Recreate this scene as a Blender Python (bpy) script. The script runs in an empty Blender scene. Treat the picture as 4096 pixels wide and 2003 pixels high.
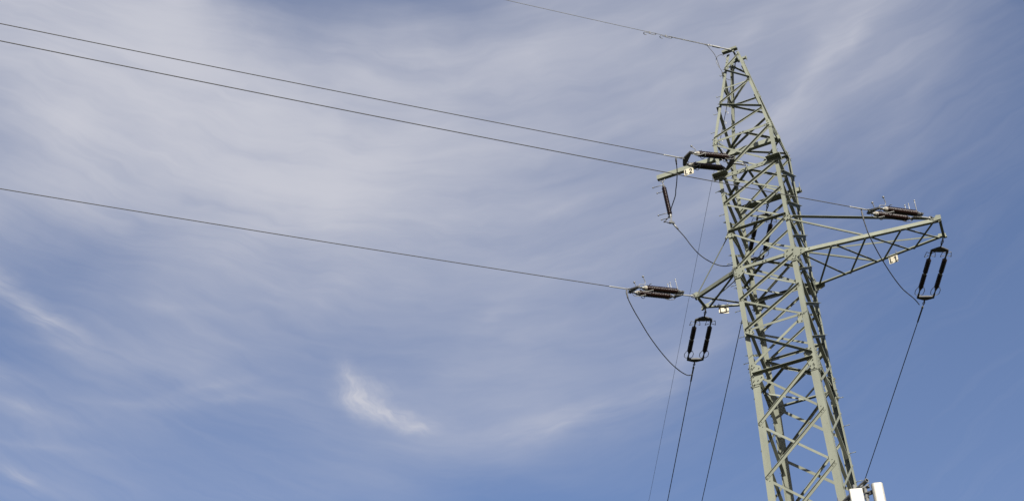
import bpy, bmesh, math, random
from mathutils import Vector, Matrix
random.seed(7)
C = bpy.context.scene.collection
SC = 1.5                 # metres per model unit (the tower body is 1.2 units wide)
Z0 = 17.463              # model height of the tower axis origin above the ground
def T(p): return Vector((p[0] * SC, p[1] * SC, (p[2] + Z0) * SC))

# ------------------------------------------------------------------ camera
cd = bpy.data.cameras.new('camera'); cam = bpy.data.objects.new('camera', cd); C.objects.link(cam)
cd.sensor_width = 36; cd.lens = 65.04; cd.clip_start = 0.1; cd.clip_end = 20000
right = Vector((0.90470, 0.42190, -0.05936)); up = Vector((0.29916, -0.52984, 0.79358)); fwd = Vector((-0.30336, 0.73571, 0.60556))
M3 = Matrix((right, up, -fwd)).transposed()
cam.matrix_world = Matrix.Translation(T((6.18112, -27.69725, -16.39582))) @ M3.to_4x4()
bpy.context.scene.camera = cam

# ------------------------------------------------------------------ sun and sky
SUN = Vector((1.207, -1.436, 1.006)).normalized()
sun_el = math.asin(SUN.z); sun_az = math.atan2(SUN.x, SUN.y)
sl = bpy.data.lights.new('sun', 'SUN'); so = bpy.data.objects.new('sun', sl); C.objects.link(so)
sl.energy = 4.9; sl.angle = math.radians(0.53); sl.color = (1.0, 0.95, 0.86)
so.rotation_euler = SUN.to_track_quat('Z', 'Y').to_euler(); so.location = (0, 0, 60)
sc = bpy.context.scene
sc.view_settings.view_transform = 'Standard'; sc.view_settings.look = 'None'
sc.view_settings.exposure = 1.40; sc.view_settings.gamma = 1.0; sc.view_settings.use_curve_mapping = False

world = bpy.data.worlds.new('World'); sc.world = world; world.use_nodes = True
N = world.node_tree.nodes; L = world.node_tree.links; N.clear()
def nd(t, **k):
    n = N.new(t)
    for a, v in k.items(): setattr(n, a, v)
    return n
def val(sock, v):
    if hasattr(v, 'is_output'): L.new(v, sock)
    else: sock.default_value = v
def mth(op, a, b=None, c=None, clamp=False):
    n = nd('ShaderNodeMath', operation=op, use_clamp=clamp); val(n.inputs[0], a)
    if b is not None: val(n.inputs[1], b)
    if c is not None: val(n.inputs[2], c)
    return n.outputs[0]
def vmt(op, a, b=None):
    n = nd('ShaderNodeVectorMath', operation=op); val(n.inputs[0], a)
    if b is not None: val(n.inputs[1], b)
    return n.outputs[0]
out = nd('ShaderNodeOutputWorld'); bg = nd('ShaderNodeBackground'); L.new(bg.outputs[0], out.inputs[0])
sky = nd('ShaderNodeTexSky', sky_type='NISHITA', sun_disc=False, sun_elevation=sun_el, sun_rotation=sun_az,
         altitude=200, air_density=1.0, dust_density=1.0, ozone_density=1.0)
bg.inputs[1].default_value = 0.0508
sc.cycles.diffuse_bounces = 1
#CLOUDS_BEGIN
# cirrus: a density field on a flat cloud deck, addressed by the sky direction (x/z, y/z)
BLOBS = [(-0.704, 0.732, 0.156, 0.518), (-0.645, 0.763, 0.156, 0.164), (-0.586, 0.795, 0.156, 0.767), (-0.526, 0.828, 0.156, -0.3), (-0.466, 0.86, 0.157, 0.207), (-0.405, 0.893, 0.158, -0.108), (-0.344, 0.926, 0.159, 0.274), (-0.282, 0.959, 0.16, 0.144), (-0.22, 0.993, 0.162, 0.24), (-0.157, 1.027, 0.163, 0.392), (-0.093, 1.061, 0.165, 0.318), (-0.751, 0.794, 0.171, 0.454), (-0.69, 0.827, 0.171, 0.225), (-0.629, 0.861, 0.171, 0.383), (-0.566, 0.895, 0.171, 0.28), (-0.503, 0.929, 0.172, 0.206), (-0.44, 0.963, 0.173, 0.23), (-0.376, 0.998, 0.174, 0.368), (-0.312, 1.033, 0.175, 0.251), (-0.247, 1.069, 0.177, 0.133), (-0.181, 1.104, 0.179, 0.142), (-0.115, 1.141, 0.181, 0.145), (-0.048, 1.177, 0.184, 0.05), (-0.804, 0.861, 0.187, -0.085), (-0.74, 0.896, 0.187, 0.489), (-0.675, 0.932, 0.188, 0.397), (-0.61, 0.968, 0.188, 0.387), (-0.545, 1.004, 0.189, 0.299), (-0.479, 1.04, 0.19, 0.463), (-0.412, 1.077, 0.191, 0.114), (-0.345, 1.114, 0.193, 0.082), (-0.277, 1.152, 0.195, 0.274), (-0.208, 1.19, 0.197, 0.135), (-0.139, 1.228, 0.2, 0.084), (-0.069, 1.267, 0.203, 0.039), (-0.861, 0.935, 0.207, 0.362), (-0.794, 0.972, 0.207, 0.298), (-0.727, 1.01, 0.207, 0.165), (-0.659, 1.048, 0.207, 0.407), (-0.59, 1.086, 0.208, 0.535), (-0.521, 1.125, 0.21, 0.032), (-0.451, 1.164, 0.211, 0.251), (-0.381, 1.204, 0.213, 0.102), (-0.31, 1.244, 0.215, 0.143), (-0.238, 1.284, 0.218, 0.029), (-0.165, 1.324, 0.221, 0.048), (-0.924, 1.017, 0.229, 0.099), (-0.854, 1.056, 0.229, -0.206), (-0.784, 1.096, 0.229, 0.239), (-0.713, 1.137, 0.23, 0.099), (-0.641, 1.178, 0.231, 0.193), (-0.568, 1.219, 0.233, 0.148), (-0.495, 1.26, 0.235, 0.171), (-0.421, 1.302, 0.237, 0.091), (-0.346, 1.345, 0.24, 0.122), (-0.194, 1.431, 0.246, -0.015), (-0.994, 1.107, 0.255, -0.048), (-0.921, 1.149, 0.255, 0.118), (-0.847, 1.192, 0.256, 0.283), (-0.772, 1.235, 0.257, 0.081), (-0.696, 1.279, 0.258, 0.046), (-0.62, 1.323, 0.26, 0.052), (-0.543, 1.367, 0.262, 0.082), (-0.465, 1.412, 0.265, 0.169), (-0.386, 1.457, 0.268, 0.068), (-1.072, 1.208, 0.285, 0.076), (-0.995, 1.253, 0.286, 0.152), (-0.917, 1.299, 0.287, -0.096), (-0.838, 1.345, 0.288, 0.028), (-0.759, 1.392, 0.29, 0.073), (-0.678, 1.439, 0.292, 0.14), (-0.597, 1.486, 0.295, 0.354), (-0.515, 1.535, 0.298, -0.096), (-1.159, 1.321, 0.322, 0.04), (-1.078, 1.369, 0.323, 0.177), (-0.996, 1.418, 0.324, -0.04), (-0.913, 1.468, 0.326, 0.106), (-0.829, 1.518, 0.328, 0.137), (-0.744, 1.569, 0.331, -0.051), (-0.658, 1.621, 0.334, -0.103), (-0.571, 1.673, 0.338, 0.088), (-0.483, 1.725, 0.342, -0.012)]
WISPS = [(-0.725, 1.3122, 1.8044, 0.0517, 0.0199, 0.4), (-0.7303, 1.3514, 1.5346, 0.058, 0.0383, 0.8), (-0.7255, 1.3921, 1.3226, 0.0581, 0.0314, 0.75), (-0.7118, 1.4303, 0.9395, 0.0373, 0.0224, 0.55), (-0.7101, 1.3386, 1.3505, 0.0582, 0.035, 0.25), (-0.9169, 1.0301, 1.5467, 0.1014, 0.0261, 0.28), (-0.9153, 1.0976, 1.3845, 0.1278, 0.031, 0.3), (-1.0072, 1.1485, 0.9724, 0.0643, 0.0323, 0.22), (-1.0203, 1.2028, 1.1742, 0.1276, 0.0318, 0.18), (-1.1068, 1.3187, 1.4373, 0.0784, 0.0271, 0.22), (-0.8544, 1.2693, 0.1615, 0.1113, 0.0192, 0.12), (-0.8506, 1.292, 0.346, 0.1063, 0.0181, 0.1), (-0.6328, 1.49, 0.1189, 0.1275, 0.0485, 0.18), (-0.5484, 1.5001, -0.2746, 0.1663, 0.0479, 0.18), (-0.4417, 1.47, -0.5987, 0.252, 0.0438, 0.14), (-0.4407, 1.1774, -0.0823, 0.1161, 0.0423, 0.1), (-0.1472, 1.0958, -0.7748, 0.0752, 0.0366, 0.18), (-0.558, 1.2949, -0.3761, 0.0725, 0.0254, 0.1), (-0.2051, 1.1325, -0.6778, 0.1752, 0.0391, 0.34), (-0.2342, 1.1952, -0.4817, 0.2329, 0.0448, 0.22), (-0.2238, 1.0491, -0.6269, 0.0719, 0.0278, 0.15), (-0.1741, 1.2826, -0.6156, 0.1788, 0.0343, 0.1), (-0.1137, 1.188, -0.7208, 0.1254, 0.0269, 0.1), (-0.9325, 1.1394, 0.9177, 0.1566, 0.0228, 0.12), (-0.9395, 1.2459, 0.6991, 0.1277, 0.0207, 0.1), (-1.0534, 1.2731, 0.7295, 0.1789, 0.0247, 0.1), (-0.8083, 1.1302, 0.7645, 0.1547, 0.0257, 0.1)]
tcw = nd('ShaderNodeTexCoord'); sx = nd('ShaderNodeSeparateXYZ'); L.new(tcw.outputs['Generated'], sx.inputs[0])
zc = mth('MAXIMUM', sx.outputs[2], 0.06); u0 = mth('DIVIDE', sx.outputs[0], zc); v0 = mth('DIVIDE', sx.outputs[1], zc)
cuv = nd('ShaderNodeCombineXYZ'); L.new(u0, cuv.inputs[0]); L.new(v0, cuv.inputs[1]); UV = cuv.outputs[0]
def noise(vec, scale, detail=5, rough=0.55, dist=0.0, color=False):
    n = nd('ShaderNodeTexNoise'); L.new(vec, n.inputs['Vector']); n.inputs['Scale'].default_value = scale; n.inputs['Detail'].default_value = detail
    n.inputs['Roughness'].default_value = rough; n.inputs['Distortion'].default_value = dist
    return n.outputs['Color' if color else 'Fac']
def warp(vec, scale, amt):
    n = noise(vec, scale, 4, 0.6, 0, True); w = vmt('SUBTRACT', n, (0.5, 0.5, 0.5)); w = vmt('MULTIPLY', w, (amt, amt, 0)); return vmt('ADD', vec, w)
WUV = warp(warp(UV, 3.0, 0.14), 14.0, 0.035)
def bump(vec, cx, cy, ang, rx, ry):
    m = nd('ShaderNodeMapping', vector_type='TEXTURE'); L.new(vec, m.inputs[0]); m.inputs['Location'].default_value = (cx, cy, 0)
    m.inputs['Rotation'].default_value = (0, 0, ang); m.inputs['Scale'].default_value = (rx, ry, 1)
    g_ = nd('ShaderNodeTexGradient', gradient_type='QUADRATIC_SPHERE'); L.new(m.outputs[0], g_.inputs[0]); return g_.outputs[1]
acc = None
for cx, cy, r, k in BLOBS: acc = mth('MULTIPLY', bump(WUV, cx, cy, 0, r, r), k) if acc is None else mth('MULTIPLY_ADD', bump(WUV, cx, cy, 0, r, r), k, acc)
# streak coordinates: long shallow U shaped arcs
def poly(cf, uu, vv):
    t = mth('MULTIPLY_ADD', uu, cf[1], cf[0]); t = mth('MULTIPLY_ADD', vv, cf[2], t)
    if len(cf) > 3:
        t = mth('MULTIPLY_ADD', mth('MULTIPLY', uu, uu), cf[3], t); t = mth('MULTIPLY_ADD', mth('MULTIPLY', uu, vv), cf[4], t); t = mth('MULTIPLY_ADD', mth('MULTIPLY', vv, vv), cf[5], t)
    return t
W2 = warp(UV, 5.0, 0.10); sw = nd('ShaderNodeSeparateXYZ'); L.new(W2, sw.inputs[0])
ac = poly([-2.8407, -1.4799, 3.4191, 1.6997, 2.1932, -0.3338], sw.outputs[0], sw.outputs[1]); al = poly([1.1365, 2.4952, 1.1435], sw.outputs[0], sw.outputs[1])
def streak(sa, sb, detail, rough):
    c_ = nd('ShaderNodeCombineXYZ'); L.new(mth('MULTIPLY', al, sa), c_.inputs[0]); L.new(mth('MULTIPLY', ac, sb), c_.inputs[1]); return noise(c_.outputs[0], 1.0, detail, rough, 0.3)
s1 = streak(1.3, 4.2, 4, 0.5); s2 = streak(2.2, 11.0, 5, 0.55); s4 = streak(3.5, 30.0, 4, 0.6); s3 = noise(warp(UV, 5.0, 0.16), 6.0, 4, 0.5)
mod = mth('MULTIPLY_ADD', s1, 0.45, 0.0); mod = mth('MULTIPLY_ADD', s2, 0.30, mod); mod = mth('MULTIPLY_ADD', s3, 0.45, mod)   # mean about 1.1
dens = mth('MULTIPLY', acc, mth('ADD', mod, 0.43))
dens = mth('ADD', dens, mth('MULTIPLY', mth('SUBTRACT', s2, 0.53), mth('MULTIPLY_ADD', acc, 0.30, 0.12)))
dens = mth('ADD', dens, mth('MULTIPLY', mth('SUBTRACT', s4, 0.5), mth('MULTIPLY_ADD', acc, 0.18, 0.09)))
FW_ = warp(warp(UV, 9.0, 0.05), 36.0, 0.008)
fil = mth('MULTIPLY_ADD', streak(5.0, 40.0, 4, 0.6), 1.6, -0.1); vei = mth('MULTIPLY_ADD', fil, 0.45, 0.35)
for wi, (cx, cy, an, rx, ry, k) in enumerate(WISPS):
    b_ = bump(FW_, cx, cy, an, rx, ry); f_ = fil if wi < 15 else vei
    if wi < 5:                                                          # fibres that follow the brightest wisp
        rt = nd('ShaderNodeMapping', vector_type='TEXTURE'); L.new(FW_, rt.inputs[0]); rt.inputs['Location'].default_value = (cx, cy, 0); rt.inputs['Rotation'].default_value = (0, 0, an + 0.25); rt.inputs['Scale'].default_value = (.060, .0085, 1)
        f_ = mth('MULTIPLY_ADD', noise(rt.outputs[0], 1.0, 5, 0.62, 0.4), 1.9, -0.25)
    dens = mth('MULTIPLY_ADD', mth('MULTIPLY', b_, f_), k * (1.05 if wi < 5 else 1.5), dens)
dens = mth('SMOOTH_MIN', dens, 0.97, 0.30); dens = mth('MAXIMUM', dens, 0.0)
tint = nd('ShaderNodeMix', data_type='RGBA', blend_type='MULTIPLY'); tint.inputs[0].default_value = 1.0; L.new(sky.outputs[0], tint.inputs[6]); tint.inputs[7].default_value = (0.985, 0.955, 1.085, 1)
mx = nd('ShaderNodeMix', data_type='RGBA'); L.new(dens, mx.inputs[0]); L.new(tint.outputs[2], mx.inputs[6]); mx.inputs[7].default_value = (4.35, 4.42, 4.95, 1)
L.new(mx.outputs[2], bg.inputs[0])
#CLOUDS_END

# ------------------------------------------------------------------ materials
def mat(name, col, rough=0.5, metal=0.0, var=0.12, scale=6.0, bump=0.0, streak=0.0, coat=0.0, spec=0.5, piece=0.0):
    m = bpy.data.materials.new(name); m.use_nodes = True
    n = m.node_tree.nodes; l = m.node_tree.links; b = n['Principled BSDF']
    tc = n.new('ShaderNodeTexCoord'); mp = n.new('ShaderNodeMapping'); l.new(tc.outputs['Object'], mp.inputs[0])
    nz = n.new('ShaderNodeTexNoise'); nz.inputs['Scale'].default_value = scale; nz.inputs['Detail'].default_value = 6
    nz.inputs['Roughness'].default_value = 0.65; l.new(mp.outputs[0], nz.inputs[0])
    mp.inputs['Scale'].default_value = (1, 1, 1 - streak)
    cr = n.new('ShaderNodeValToRGB'); l.new(nz.outputs[0], cr.inputs[0])
    cr.color_ramp.elements[0].position = 0.3; cr.color_ramp.elements[1].position = 0.72
    cr.color_ramp.elements[0].color = tuple(c * (1 - var) for c in col) + (1,)
    cr.color_ramp.elements[1].color = tuple(min(1, c * (1 + var)) for c in col) + (1,)
    last = cr.outputs[0]
    if piece:
        oi = n.new('ShaderNodeObjectInfo'); mr = n.new('ShaderNodeMapRange'); l.new(oi.outputs['Random'], mr.inputs[0]); mr.inputs[3].default_value = 1 - piece; mr.inputs[4].default_value = 1 + piece
        gm = n.new('ShaderNodeTexNoise'); gm.inputs['Scale'].default_value = 9; gm.inputs['Detail'].default_value = 8; gm.inputs['Roughness'].default_value = 0.75; l.new(tc.outputs['Object'], gm.inputs[0])
        gr = n.new('ShaderNodeMapRange'); l.new(gm.outputs[0], gr.inputs[0]); gr.inputs[1].default_value = 0.60; gr.inputs[2].default_value = 0.74
        mu = n.new('ShaderNodeVectorMath'); mu.operation = 'SCALE'; l.new(last, mu.inputs[0]); l.new(mr.outputs[0], mu.inputs[3])
        gx = n.new('ShaderNodeMix'); gx.data_type = 'RGBA'; l.new(gr.outputs[0], gx.inputs[0]); l.new(mu.outputs[0], gx.inputs[6]); gx.inputs[7].default_value = (col[0] * .62, col[1] * .56, col[2] * .50, 1); last = gx.outputs[2]
    l.new(last, b.inputs['Base Color'])
    b.inputs['Roughness'].default_value = rough; b.inputs['Metallic'].default_value = metal
    b.inputs['Coat Weight'].default_value = coat; b.inputs['Coat Roughness'].default_value = 0.08
    b.inputs['Specular IOR Level'].default_value = spec
    if bump:
        bp = n.new('ShaderNodeBump'); bp.inputs['Strength'].default_value = bump; bp.inputs['Distance'].default_value = 0.01
        l.new(nz.outputs[0], bp.inputs['Height']); l.new(bp.outputs[0], b.inputs['Normal'])
    return m
PAINT = mat('sage_paint', (0.122, 0.129, 0.101), 0.6, 0, 0.14, 2.2, 0.05, 0.7, spec=0.25, piece=0.10)
GALV = mat('galvanised_steel', (0.115, 0.115, 0.108), 0.5, 0.3, 0.15, 14)
FORGED = mat('weathered_forged_steel', (0.035, 0.034, 0.032), 0.65, 0.1, 0.2, 14)
ALU = mat('aluminium', (0.22, 0.22, 0.21), 0.45, 0.4, 0.08, 10)
WIRE = mat('weathered_conductor', (0.028, 0.028, 0.028), 0.7, 0.1, 0.2, 4)
PORC = mat('brown_porcelain', (0.0085, 0.0036, 0.0028), 0.27, 0, 0.2, 8, spec=0.22)
CEMENT = mat('cream_cap', (0.16, 0.145, 0.115), 0.7, 0, 0.12, 12)
SIGN = mat('cream_enamel', (0.34, 0.315, 0.245), 0.6, 0, 0.05, 8, spec=0.06)
BLACK = mat('black_lettering', (0.012, 0.012, 0.012), 0.85, 0, 0.1, 8, spec=0.1)
WHITE = mat('white_radome', (0.205, 0.198, 0.174), 0.5, 0, 0.03, 5)
GREYP = mat('grey_plastic', (0.10, 0.09, 0.075), 0.5, 0, 0.08, 6)
CONC = mat('concrete', (0.38, 0.37, 0.34), 0.9, 0, 0.2, 3, 0.4)
GRASS = mat('grass_ground', (0.018, 0.022, 0.010), 0.95, 0, 0.5, 0.35, 0.5)

# ------------------------------------------------------------------ mesh builder (model units)
class MB:
    def __init__(s): s.v = []; s.f = []; s.sm = []
    def add(s, vs, fs, smooth=False):
        o = len(s.v); s.v += [Vector(p) for p in vs]; s.f += [[i + o for i in f] for f in fs]; s.sm += [smooth] * len(fs)
    def prism(s, p, q, sec, u, w):
        """extrude a closed 2D section (in axes u, w) from p to q"""
        p, q, u, w = map(Vector, (p, q, u, w)); n = len(sec)
        vs = [p + u * a + w * b for a, b in sec] + [q + u * a + w * b for a, b in sec]
        s.add(vs, [[i, (i + 1) % n, n + (i + 1) % n, n + i] for i in range(n)] + [list(range(n))[::-1], list(range(n, 2 * n))])
    def angle(s, p, q, u, w, a, b, t):
        """L profile: corner line p-q, flange a along u, flange b along w"""
        s.prism(p, q, [(0, 0), (a, 0), (a, t), (t, t), (t, b), (0, b)], u, w)
    def box(s, p, q, u, w, a, b):
        s.prism(p, q, [(-a / 2, -b / 2), (a / 2, -b / 2), (a / 2, b / 2), (-a / 2, b / 2)], u, w)
    def plate(s, poly, nrm, t):
        n = len(poly); nrm = Vector(nrm); poly = [Vector(p) for p in poly]
        s.add(poly + [p + nrm * t for p in poly], [[i, (i + 1) % n, n + (i + 1) % n, n + i] for i in range(n)] + [list(range(n))[::-1], list(range(n, 2 * n))])
    def tube(s, pts, r, n=6, closed=False, caps=True):
        pts = [Vector(p) for p in pts]; m = len(pts); ref = None; vs = []
        for i, p in enumerate(pts):
            if closed: t = pts[(i + 1) % m] - pts[i - 1]
            else: t = pts[min(i + 1, m - 1)] - pts[max(i - 1, 0)]
            t.normalize()
            if ref is None: ref = t.orthogonal().normalized()
            ref = (ref - t * ref.dot(t)).normalized(); w = t.cross(ref)
            rr = r[i] if isinstance(r, (list, tuple)) else r
            vs += [p + (ref * math.cos(2 * math.pi * k / n) + w * math.sin(2 * math.pi * k / n)) * rr for k in range(n)]
        fs = []
        for i in range(m if closed else m - 1):
            j = (i + 1) % m
            fs += [[i * n + k, i * n + (k + 1) % n, j * n + (k + 1) % n, j * n + k] for k in range(n)]
        s.add(vs, fs, True)
        if caps and not closed:
            o = len(s.v) - len(vs)
            s.f += [[o + k for k in range(n)][::-1], [o + (m - 1) * n + k for k in range(n)]]; s.sm += [False, False]
    def lathe(s, p, ax, prof, n=16):
        """prof: list of (distance along ax, radius)"""
        p = Vector(p); ax = Vector(ax).normalized()
        u = ax.orthogonal().normalized(); w = ax.cross(u); vs = []
        for d, r in prof: vs += [p + ax * d + (u * math.cos(2 * math.pi * k / n) + w * math.sin(2 * math.pi * k / n)) * r for k in range(n)]
        m = len(prof)
        s.add(vs, [[i * n + k, i * n + (k + 1) % n, (i + 1) * n + (k + 1) % n, (i + 1) * n + k] for i in range(m - 1) for k in range(n)], True)
    def ball(s, p, r, n=12):
        k = 8; s.lathe(Vector(p) - Vector((0, 0, r)), (0, 0, 1), [(r - r * math.cos(math.pi * i / k), max(1e-4, r * math.sin(math.pi * i / k))) for i in range(k + 1)], n)
    def bolt(s, p, nrm, r=0.009, h=0.022):
        nrm = Vector(nrm); p = Vector(p)
        s.lathe(p, nrm, [(0, r), (h * .55, r), (h * .55, r * .55), (h, r * .55), (h, 0.0005)], 6); s.sm[-24:] = [False] * 24
    def build(s, name, m, parent=None, org=None, local=False):
        me = bpy.data.meshes.new(name)
        if local: vs = [tuple(p * SC) for p in s.v]
        else:
            o = org if org is not None else Vector((0, 0, 0)); vs = [tuple(T(p) - o) for p in s.v]
        me.from_pydata(vs, [], s.f); me.materials.append(m)
        me.polygons.foreach_set('use_smooth', s.sm)
        bm = bmesh.new(); bm.from_mesh(me); bmesh.ops.recalc_face_normals(bm, faces=bm.faces); bm.to_mesh(me); bm.free()
        ob = bpy.data.objects.new(name, me); C.objects.link(ob)
        if parent is not None: ob.parent = parent
        elif org is not None: ob.location = org
        return ob
def empty(name, loc, label=None, cat=None, group=None, rot=None, parent=None):
    o = bpy.data.objects.new(name, None); C.objects.link(o); o.empty_display_size = 0.2
    o.location = loc
    if rot is not None: o.rotation_mode = 'QUATERNION'; o.rotation_quaternion = rot.to_quaternion()
    if parent is not None: o.parent = parent
    return tag(o, label, cat, group)
def tag(o, label=None, cat=None, group=None, kind=None):
    if label: o['label'] = label
    if cat: o['category'] = cat
    if group: o['group'] = group
    if kind: o['kind'] = kind
    return o
def dup(root, loc, rot, label, group=None):
    r = root.copy(); C.objects.link(r); r.location = loc; r.rotation_mode = 'QUATERNION'; r.rotation_quaternion = rot.to_quaternion(); r['label'] = label
    if group: r['group'] = group
    for ch in list(root.children):
        c = ch.copy(); C.objects.link(c); c.parent = r
        for g in list(ch.children):
            d = g.copy(); C.objects.link(d); d.parent = c
    return r
def smooth_path(pts, k=5):
    """Catmull-Rom through the points"""
    P = [Vector(p) for p in pts]; out = []
    for i in range(len(P) - 1):
        a, b, c, d = P[max(i - 1, 0)], P[i], P[i + 1], P[min(i + 2, len(P) - 1)]
        for j in range(k):
            t = j / k
            out.append(0.5 * ((2 * b) + (c - a) * t + (2 * a - 5 * b + 4 * c - d) * t * t + (3 * b - a - 3 * c + d) * t ** 3))
    return out + [P[-1]]
def ring(c, u, w, ru, rw, a0=0, a1=360, n=14):
    return [Vector(c) + Vector(u) * ru * math.cos(math.radians(a0 + (a1 - a0) * i / n)) + Vector(w) * rw * math.sin(math.radians(a0 + (a1 - a0) * i / n)) for i in range(n + 1)]
X, Y, Z = Vector((1, 0, 0)), Vector((0, 1, 0)), Vector((0, 0, 1))

# ------------------------------------------------------------------ ground
g = MB(); R = 4000; nseg = 48
g.add([(0, 0, -Z0)] + [(R * math.cos(2 * math.pi * i / nseg), R * math.sin(2 * math.pi * i / nseg), -Z0) for i in range(nseg)], [[0, 1 + i, 1 + (i + 1) % nseg] for i in range(nseg)])
tag(g.build('ground', GRASS), kind='structure')

# ------------------------------------------------------------------ lattice tower
zP, zK, zS, wP, wK, wS = 9.403, 6.843, 1.489, 0.129, 0.600, 0.5928
zG = -Z0
def hw(z):
    if z >= zK: return wK + (wP - wK) * (z - zK) / (zP - zK)
    if z >= zS: return wS + (wK - wS) * (z - zS) / (zK - zS)
    return wS + (zS - z) * 0.0213
TO = T((0, 0, zG))
tower = empty('lattice_tower', TO, 'tall sage green steel lattice tower with bolted angle members and two crossarms', 'power pylon')
def part(mb, name, m=PAINT, parent=None): return mb.build(name, m, parent if parent is not None else tower, TO)
SG = {'A': (-1, -1), 'B': (1, -1), 'C': (1, 1), 'D': (-1, 1)}
def cor(leg, z):
    s = SG[leg]; w = hw(z); return Vector((s[0] * w, s[1] * w, z))
FACES = {'front': ('A', 'B', -Y), 'back': ('C', 'D', Y), 'left': ('A', 'D', -X), 'right': ('B', 'C', X)}
LT = 0.012
legs = {}
for k, s in SG.items():
    m = MB()
    for z0, z1, a in ((zG - 0.2, 1.22, 0.132), (1.22, 3.62, 0.092), (3.62, zK, 0.068), (zK, 9.42, 0.055)):
        m.angle(cor(k, z0), cor(k, z1), (-s[0], 0, 0), (0, -s[1], 0), a, a, LT)
    legs[k] = part(m, 'leg')
    f = MB(); p = cor(k, zG); f.lathe(p - Z * 0.3, Z, [(0, 0.30), (0.42, 0.30), (0.46, 0.27), (0.46, 0.001)], 20); part(f, 'footing', CONC, legs[k])
# splice plates at the kink, under the crossarms and at the lower splice
for k, s in SG.items():
    for zb, zt, a, a2 in ((6.82, 7.04, 0.072, 0.066), (1.20, 1.69, 0.125, 0.10), (3.58, 3.87, 0.092, 0.080)):
        for fx in (0, 1):
            nrm = Vector((0, s[1], 0)) if fx == 0 else Vector((s[0], 0, 0))
            tn = Vector((-s[0], 0, 0)) if fx == 0 else Vector((0, -s[1], 0))
            b0, b1 = cor(k, zb) + nrm * .002, cor(k, zt) + nrm * .002
            m = MB(); m.plate([b0, b0 + tn * a, b1 + tn * a2, b1], nrm, 0.009)
            nb = 6 if zt < 3 else (4 if zt < 5 else 3)
            for i in range(nb):
                t = (i + .5) / nb
                if nb == 6 and i == 3: continue
                q = b0.lerp(b1, t) + tn * (a * (.38 if nb == 6 else .45)); m.bolt(q + nrm * .009, nrm, .012 if nb == 6 else .010, .04 if nb == 6 else .03)
            part(m, 'splice_plate', PAINT, legs[k])
# step bolts on the two climbing legs
for k, zs_ in (('A', [8.87, 8.25, 7.75, 7.23, 5.72, 5.15, 4.0, 3.49, 2.91, 2.34, 1.77]), ('C', [1.226, .649, .093, -.48, -1.05])):
    s = SG[k]
    for i, z in enumerate(zs_):
        p = cor(k, z) + Vector((0, -s[1] * 0.045, 0)); d = Vector((s[0], 0, 0)); m = MB()
        if z > 7: m.tube(smooth_path([p, p + d * .085, p + d * .10 + Z * .004, p + d * .104 + Z * .03], 3), 0.0062, 6)
        else:
            m.tube([p, p + d * .112], 0.0065, 6); m.lathe(p + d * .108, d, [(0, .0005), (0, .011), (.010, .011), (.010, .0005)], 8)
        m.lathe(p, d, [(0, .014), (.012, .014), (.012, .0065)], 6)
        part(m, 'step_bolt', PAINT, legs[k])

def brace(face, la, za, lb, zb, outer, a, b, name='diagonal_brace', flip=False, build=True, mb=None, ends=0.035):
    """angle bar on a tower face between legs; outer bars sit on the leg flange with an outstanding flange on the upper edge"""
    nrm = FACES[face][2]; p, q = cor(la, za), cor(lb, zb); d = (q - p).normalized()
    low = nrm.cross(d)
    if low.z > 0: low = -low
    p, q = p + d * ends, q - d * ends
    off = nrm * .004 if outer else -nrm * (LT + .003)
    w = nrm if outer else -nrm
    m = mb or MB()
    c0 = -low * (a / 2)
    if flip: m.angle(p + off - c0, q + off - c0, -low, w, a, b, .006)
    else: m.angle(p + off + c0, q + off + c0, low, w, a, b, .006)
    for e, sgn in ((p, 1), (q, -1)):
        for j in (0.02, 0.075):
            m.bolt(e + d * sgn * j + off + (nrm * .006 if outer else nrm * (LT + .003)), nrm, .008, .015)
    return part(m, name) if build else m
# peak zig-zag (front pattern mirrored on the other faces)
PK = [('B', 9.33, 'A', 8.97, 1), ('A', 8.95, 'B', 8.45, 1), ('B', 8.42, 'A', 7.98, 1), ('A', 7.94, 'B', 7.47, 1), ('B', 7.44, 'A', 6.99, 1)]
for fn, (l0, l1, nrm) in FACES.items():
    mp = {'A': l0, 'B': l1}
    for i, (x0, z0, x1, z1, o) in enumerate(PK):
        dk = i in (1, 3)
        brace(fn, mp[x0], z0, mp[x1], z1, fn in ('front', 'left'), .030 if not dk else .012, .036 if not dk else .062, ends=.02)
    brace(fn, l0, 8.42, l1, 8.42, False, .028, .03, 'horizontal_strut', ends=.02)
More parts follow.
